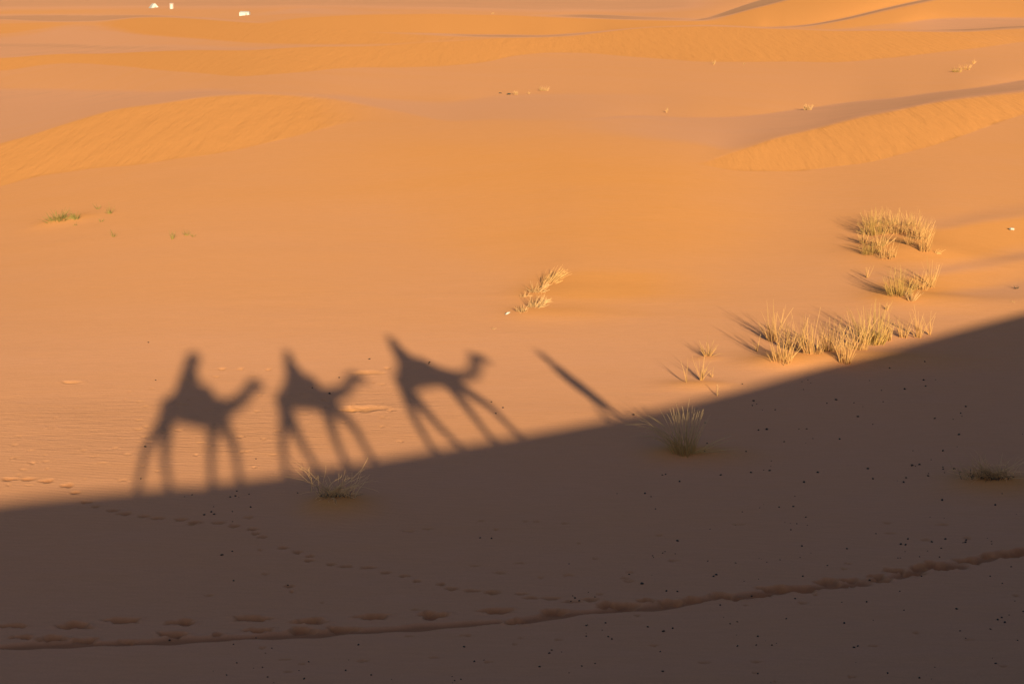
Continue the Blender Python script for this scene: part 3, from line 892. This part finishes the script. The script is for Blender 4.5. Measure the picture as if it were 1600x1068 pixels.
while cnt < 292:
    u = random.random()
    if u < .50: x, y = random.uniform(1000, 1600), random.uniform(590, 880)
    elif u < .86: x, y = random.uniform(850, 1600), random.uniform(870, 1066)
    elif u < .93: x, y = random.uniform(330, 850), random.uniform(1000, 1066)
    else: x, y = random.gauss(360, 60), random.gauss(785, 14)
    if last and random.random() < .38: x, y = last[0] + random.gauss(0, 14), last[1] + random.gauss(0, 6)
    if not (0 < x < 1600 and y < 1066): continue
    last = (x, y)
    edge_y = np.interp(x, [e[0] for e in EDGE], [e[1] for e in EDGE])
    if y < edge_y + 15: continue
    drop(x, y, random.choice((1.4, 1.8, 2.0, 2.3, 2.7, 3.2, 4.0)))

# ------------------------------------------------------------------ litter and a stone
def single(name, mesh, p, sc, rot, label, cat):
    o = bpy.data.objects.new(name, mesh); COL.objects.link(o)
    o.location = p; o.scale = sc; o.rotation_euler = rot
    return tag(o, label, cat)
def crumpled(name, mat):
    bm = bmesh.new()
    bmesh.ops.create_grid(bm, x_segments=8, y_segments=4, size=1)
    for v in bm.verts:
        v.co.z = .25 * math.sin(v.co.x * 3 + v.co.y) + .3 * abs(v.co.x) * math.cos(v.co.y * 2) + random.uniform(-.08, .08)
    m = bpy.data.meshes.new(name); bm.to_mesh(m); bm.free(); m.materials.append(mat)
    sol = m
    return m
g = at(793, 491)
o = single('paper_scrap', crumpled('paper_scrap', M['paper']), g + np.array([0, 0, .04]), (.085, .03, .04), (.5, -.35, .5), 'white paper scrap at the foot of the middle plants', 'litter')
o.modifiers.new('thickness', 'SOLIDIFY').thickness = .05
g = at(1581, 360)
can = empty('crushed_can', g + np.array([0, 0, .07])); can.rotation_euler = (0, .15, .4)
tag(can, 'crushed pale can lying alone near the right edge', 'litter')
def cyl(name, r, L, mat, parent, off=0, dent_=0.0):
    bm = bmesh.new()
    bmesh.ops.create_cone(bm, cap_ends=True, segments=20, radius1=r, radius2=r, depth=L, matrix=Matrix.Rotation(math.pi / 2, 4, 'Y') @ Matrix.Translation((0, 0, off)))
    for v in bm.verts:
        if v.co.z > 0: v.co.z *= 1 - dent_
    m = bpy.data.meshes.new(name); bm.to_mesh(m); bm.free(); m.materials.append(mat)
    o = bpy.data.objects.new(name, m); COL.objects.link(o); o.parent = parent
    return o
cyl('can_body', .06, .16, M['metal'], can, 0, .3); cyl('can_lid', .05, .015, M['metal'], can, .085, .3); cyl('can_base', .05, .015, M['metal'], can, -.085, .3)
for (x, y, d, lab) in [(795,148,6,'dark stone left of the three far tufts'), (782,146,4,'smaller dark stone far left of the three far tufts')]:
    g = at(x, y); rr = d / 2 / px_per_m(g)
    single('stone', lump('stone', M['stone'], x), g + np.array([0, 0, rr * .3]), (rr * 1.2, rr, rr * .7), (0, 0, .3), lab, 'stone')

# ------------------------------------------------------------------ far tents
def prism_mesh(name, pts, faces, mat):
    m = bpy.data.meshes.new(name); m.from_pydata(pts, [], faces); m.materials.append(mat)
    return m
def child(name, mesh, parent, loc=(0, 0, 0)):
    o = bpy.data.objects.new(name, mesh); COL.objects.link(o); o.parent = parent; o.location = loc
    return o
def box(w_, d_, h_, z0=0, x0=0, y0=0):
    return ([(x0 + sx * w_ / 2, y0 + sy * d_ / 2, z0 + (h_ if k else 0)) for k in (0, 1) for sx, sy in ((-1, -1), (1, -1), (1, 1), (-1, 1))],
            [(0, 3, 2, 1), (4, 5, 6, 7), (0, 1, 5, 4), (1, 2, 6, 5), (2, 3, 7, 6), (3, 0, 4, 7)])
# ridge tent
g = at(240.5, 12.3); s = px_per_m(g); W, H = 13.5 / s, 6.5 / s
t = empty('ridge_tent', g, .55)
tag(t, 'low pale ridge tent with one dim side, leftmost of the far tents', 'tent', 'white tents far out in the dunes')
D = W * .9
child('canopy', prism_mesh('canopy', [(-W/2,-D/2,-.2),(W/2,-D/2,-.2),(W/2,D/2,-.2),(-W/2,D/2,-.2),(-W*.08,-D*.3,H),(W*.08,-D*.3,H),(W*.08,D*.3,H),(-W*.08,D*.3,H)],
      [(0,1,5,4),(1,2,6,5),(2,3,7,6),(3,0,4,7),(4,5,6,7)], M['canvas']), t)
child('door_flap', prism_mesh('door_flap', [(-W*.1,-D/2-.06,-.1),(W*.1,-D/2-.06,-.1),(0,-D*.4-.06,H*.5)], [(0,1,2)], M['canvas_pink']), t)
# tall narrow tent
g = at(268, 14.3); s = px_per_m(g); W, H = 6.0 / s, 10 / s
t = empty('tall_tent', g, .2)
tag(t, 'tall narrow pinkish tent cabin, middle one of the far tents', 'tent', 'white tents far out in the dunes')
child('wall', prism_mesh('wall', *box(W, W, H * .88 + .3, -.3), M['canvas_pink']), t)
h0 = H * .88
child('roof', prism_mesh('roof', [(-W*.54,-W*.54,h0),(W*.54,-W*.54,h0),(W*.54,W*.54,h0),(-W*.54,W*.54,h0),(0,0,H)], [(0,3,2,1),(0,1,4),(1,2,4),(2,3,4),(3,0,4)], M['canvas_pink']), t)
child('door', prism_mesh('door', *box(W * .5, .04, H * .7, 0, 0, -W / 2 - .025), M['canvas']), t)
# long low tent
g = at(382.5, 24.2); s = px_per_m(g); W, H = 15.5 / s, 6.2 / s
t = empty('long_tent', g, -.08)
tag(t, 'bright white long low tent, rightmost and nearest of the far tents', 'tent', 'white tents far out in the dunes')
D = W * .6
child('wall', prism_mesh('wall', *box(W, D, H * .7 + .3, -.3), M['canvas']), t)
h0 = H * .7
child('roof', prism_mesh('roof', [(-W*.51,-D*.53,h0),(W*.51,-D*.53,h0),(W*.51,D*.53,h0),(-W*.51,D*.53,h0),(-W*.42,0,H),(W*.42,0,H)], [(0,3,2,1),(0,1,5,4),(1,2,5),(2,3,4,5),(3,0,4)], M['canvas']), t)
child('door', prism_mesh('door', *box(W * .12, .05, H * .55, 0, W * .2, -D / 2 - .03), M['canvas_pink']), t)

# ------------------------------------------------------------------ the caravan on the crest behind the lens
def capsule_chain(bm, a, ra, b, rb):
    a, b = Vector(a), Vector(b)
    n = max(2, int((b - a).length / (min(ra, rb) * .6)) + 1)
    for i in range(n + 1):
        f = i / n
        bmesh.ops.create_icosphere(bm, subdivisions=2, radius=ra + (rb - ra) * f, matrix=Matrix.Translation(a.lerp(b, f)))
def solid(name, chains, mat, parent, voxel=.03, squash=None):
    """one continuous skin over a set of tapering limbs"""
    bm = bmesh.new()
    for ch in chains:
        for (p0, q0), (p1, q1) in zip(ch[:-1], ch[1:]): capsule_chain(bm, p0, q0, p1, q1)
    m = bpy.data.meshes.new(name); bm.to_mesh(m); bm.free(); m.materials.append(mat)
    o = bpy.data.objects.new(name, m); COL.objects.link(o)
    if parent: o.parent = parent
    r = o.modifiers.new('skin', 'REMESH'); r.mode = 'VOXEL'; r.voxel_size = voxel; r.use_smooth_shade = True
    s_ = o.modifiers.new('smooth', 'SMOOTH'); s_.iterations = 4; s_.factor = .5
    return o

def camel(n0, spine, rump_legs, front_legs, label, radii):
    """spine, legs: places where the shadow falls, traced back along the sun to the walking line"""
    t0, _ = to_plane(*spine[1], n0)
    base = HV * t0 + NV * n0; base[2] = ridge_z(base[0], base[1])
    def loc(px, py, side):
        tt, zz = to_plane(px, py, n0 + side)
        return (tt - t0, side, zz - base[2])
    rot = math.atan2(HV[1], HV[0])
    root = empty('camel', base, rot)
    tag(root, label, 'camel', 'camels of the caravan walking along the dune crest')
    ch = [[(loc(x, y, 0), r) for (x, y), r in zip(spine, radii)]]
    for legs, sgn in ((rump_legs, (.17, -.17)), (front_legs, (.14, -.14))):
        for lg, sd in zip(legs, sgn):
            rr = (.18, .10, .07)
            pts = []
            for i, (x, y) in enumerate(lg):
                p = list(loc(x, y, sd))
                if i == 2:
                    w_ = base + HV * p[0] + NV * sd
                    p[2] = float(ridge_z(w_[0], w_[1])) - base[2] + .05
                pts.append((tuple(p), rr[i]))
            foot = pts[-1][0]
            pts.append(((foot[0] + .07, foot[1], foot[2] - .01), .07))
            ch.append(pts)
    hx, hz = ch[0][-2][0][0], ch[0][-2][0][2]
    for s in (1, -1):
        ch.append([((hx - .06, .07 * s, hz + .11), .035), ((hx - .10, .10 * s, hz + .17), .02)])      # ears
    rx, rz = ch[0][0][0][0], ch[0][0][0][2]
    ch.append([((rx - .28, 0, rz + .05), .05), ((rx - .34, 0, rz - .25), .03), ((rx - .30, 0, rz - .55), .035)])   # tail
    body = solid('body', ch, M['hide'], root)
    for s in (1, -1):
        solid('eye', [[((hx + .02, .15 * s, hz + .05), .022), ((hx + .03, .15 * s, hz + .05), .022)]], M['stone'], root, .01)
    return root, loc, base

def person_solid(root, chains_body, chains_cloth, chains_scarf, cloth):
    solid('body', chains_body, M['skin'], root, .014)
    solid('clothing', chains_cloth, M[cloth], root, .022)
    if chains_scarf: solid('headscarf', chains_scarf, M['scarf'], root, .016)

def rider(loc, base, head, torso, hips, knee, label, cloth, root_name='person', fat=1.0, hr=.145, sh=.11):
    rot = math.atan2(HV[1], HV[0])
    root = empty(root_name, base, rot)
    tag(root, label, 'person', 'people of the caravan')
    hd, to, hp, kn = (np.array(loc(x, y, 0)) for x, y in (head, torso, hips, knee))
    neck = hd + (to - hd) * .35 + np.array([0, 0, .02])
    body = [[(hd + [0, 0, .03], .105), (hd + [.02, 0, -.06], .085), (neck, .065), (to, .10)],
            [(hd + [.10, 0, -.01], .016), (hd + [.115, 0, -.03], .018)]]
    clothes = [[(to + [0, 0, .16], sh), (to, .20 * fat), (hp, .23 * fat)]]
    for s in (1, -1):
        clothes.append([(to + [0, .17 * s, .14], .075), (to + [.06, .24 * s, -.08], .06), (to + [.22, .13 * s, -.12], .045)])
        hand = to + [.27, .10 * s, -.11]
        body.append([(to + [.22, .13 * s, -.12], .035), (hand, .032)])
        for k in range(4):
            body.append([(hand, .014), (hand + [.05 - .005 * k, .02 * s * (1.5 - k) * .5, -.012], .010), (hand + [.07, .02 * s * (1.5 - k) * .5, -.04], .009)])
        body.append([(hand, .015), (hand + [.03, -.035 * s, .015], .011)])
        foot = kn + [.0, .44 * s, -.34]
        clothes.append([(hp + [0, .1 * s, -.02], .13), (kn + [0, .34 * s, .0], .10), (foot, .07)])
        body.append([(foot, .05), (foot + [.14, .03 * s, -.05], .035)])
    scarf = [[(hd + [-.01, 0, .04], hr), (hd + [-.03, 0, -.04], hr * .85)]]
    person_solid(root, body, clothes, scarf, cloth)
    for s in (1, -1): solid('eye', [[(hd + [.088, .034 * s, .02], .011), (hd + [.09, .034 * s, .02], .011)]], M['stone'], root, .006)
    return root

def saddle(loc, base, pts, label):
    root = empty('saddle', base, math.atan2(HV[1], HV[0]))
    tag(root, label, 'saddle', 'rug saddles of the caravan')
    solid('rug', [[(np.array(loc(x, y, 0)), r) for x, y, r in pts]] +
          [[(np.array(loc(x, y, 0)) + [0, .30 * s, -.08], .08), (np.array(loc(x, y, 0)) + [0, .37 * s, -.4], .06)] for x, y, r in pts[:2] for s in (1, -1)], M['rug'], root)
    fr = np.array(loc(pts[-1][0], pts[-1][1], 0))
    solid('pommel', [[(fr + [.0, .12, .05], .03), (fr + [0, -.12, .05], .03)], [(fr + [0, 0, -.1], .03), (fr + [0, 0, .06], .03)]], M['hide'], root, .015)
    return root

N1 = -.28
c, L1, B1 = camel(N1,
    [(268,637),(288,635),(312,638),(335,644),(352,637),(367,631),(380,621),(390,608),(398,600),(408,604)],
    [[(257,655),(228,702),(215,757)], [(262,660),(257,712),(264,757)]],
    [[(334,655),(330,705),(330,754)], [(345,655),(367,697),(374,750)]],
    'last camel of the caravan carrying the photographer', [.33,.42,.46,.41,.24,.20,.175,.17,.17,.11])
saddle(L1, B1, [(286,612,.24),(304,611,.24),(324,612,.18)], 'red rug saddle on the last camel')
rider(L1, B1, (302,563), (296,586), (292,604), (312,606), 'photographer in a grey shirt riding the last camel', 'shirt', fat=1.3, hr=.235, sh=.22)
c, L2, B2 = camel(0.0,
    [(447,625),(463,618),(482,617),(504,624),(520,616),(534,612),(545,602),(551,591),(558,589),(570,594)],
    [[(447,648),(441,685),(443,724)], [(451,650),(468,686),(490,718)]],
    [[(510,636),(521,678),(537,717)], [(520,636),(553,665),(577,708)]],
    'second camel of the caravan with its rider', [.30,.36,.39,.33,.22,.18,.16,.17,.14,.095])
saddle(L2, B2, [(455,600,.22),(472,594,.20),(490,594,.12)], 'red rug saddle on the second camel')
rider(L2, B2, (451,556), (455,574), (459,592), (478,596), 'slim rider in blue robe on the second camel', 'robe')
c, L3, B3 = camel(0.0,
    [(634,596),(648,586),(668,583),(690,588),(708,588),(724,588),(738,583),(743,571),(743,559),(760,561)],
    [[(634,612),(647,652),(671,694)], [(640,612),(676,655),(712,691)]],
    [[(702,600),(734,642),(767,685)], [(712,600),(765,634),(809,680)]],
    'leading camel of the caravan with its rider', [.32,.38,.38,.30,.20,.16,.155,.15,.17,.10])
saddle(L3, B3, [(631,575,.20),(645,566,.20),(664,566,.14)], 'red rug saddle on the leading camel')
rider(L3, B3, (614,533), (622,548), (632,564), (652,572), 'rider in blue robe on the leading camel', 'robe')

# the guide on foot
def guide():
    n0 = 0.0
    t0, _ = to_plane(955, 650, n0)
    base = HV * t0 + NV * n0; base[2] = ridge_z(base[0], base[1])
    def loc(px, py, side=0.0):
        tt, zz = to_plane(px, py, n0 + side)
        return np.array((tt - t0, side, zz - base[2]))
    root = empty('person', base, math.atan2(HV[1], HV[0]))
    tag(root, 'guide in a long blue robe walking ahead of the camels', 'person', 'people of the caravan')
    hd, sh, hp, kn, ft = loc(850, 556), loc(868, 572), loc(905, 602), loc(935, 626), loc(966, 650)
    ft2 = loc(942, 652, .06)
    gz = lambda p: float(ridge_z(*(base + HV * p[0] + NV * p[1])[:2])) - base[2]
    ft[2] = gz(ft) + .06; ft2[2] = gz(ft2) + .06
    body = [[(hd + [0, 0, .01], .085), (hd + [.02, 0, -.07], .065), (sh, .06)], [(hd + [.085, 0, -.02], .016), (hd + [.10, 0, -.03], .017)],
            [(kn, .055), (ft, .045), (ft + [.16, 0, -.02], .032)], [(kn + [-.03, .05, .02], .05), (ft2, .042), (ft2 + [.15, 0, -.02], .03)]]
    cloth = [[(sh, .135), ((sh + hp) / 2 + [-.05, 0, 0], .175), (hp + [-.05, 0, 0], .175), (kn, .16), ((kn + ft) / 2, .13)]]
    for s in (1, -1):
        el = (sh + hp) / 2 + np.array([-.02, .17 * s, 0]); wr = hp + np.array([.04, .19 * s, .0])
        cloth.append([(sh + [0, .12 * s, -.05], .065), (el, .05), (wr, .04)])
        hand = wr + np.array([.02, 0, -.09]); body.append([(wr, .03), (hand, .03)])
        for k in range(4):
            body.append([(hand, .012), (hand + [.012 * (k - 1.5) + .01, 0, -.05], .009), (hand + [.012 * (k - 1.5) + .025, 0, -.08], .008)])
        body.append([(hand + [.01, 0, .03], .013), (hand + [.05, 0, -.02], .010)])
    scarf = [[(hd + [-.015, 0, .045], .115), (hd + [-.04, 0, -.04], .10)]]
    person_solid(root, body, cloth, scarf, 'robe')
guide()
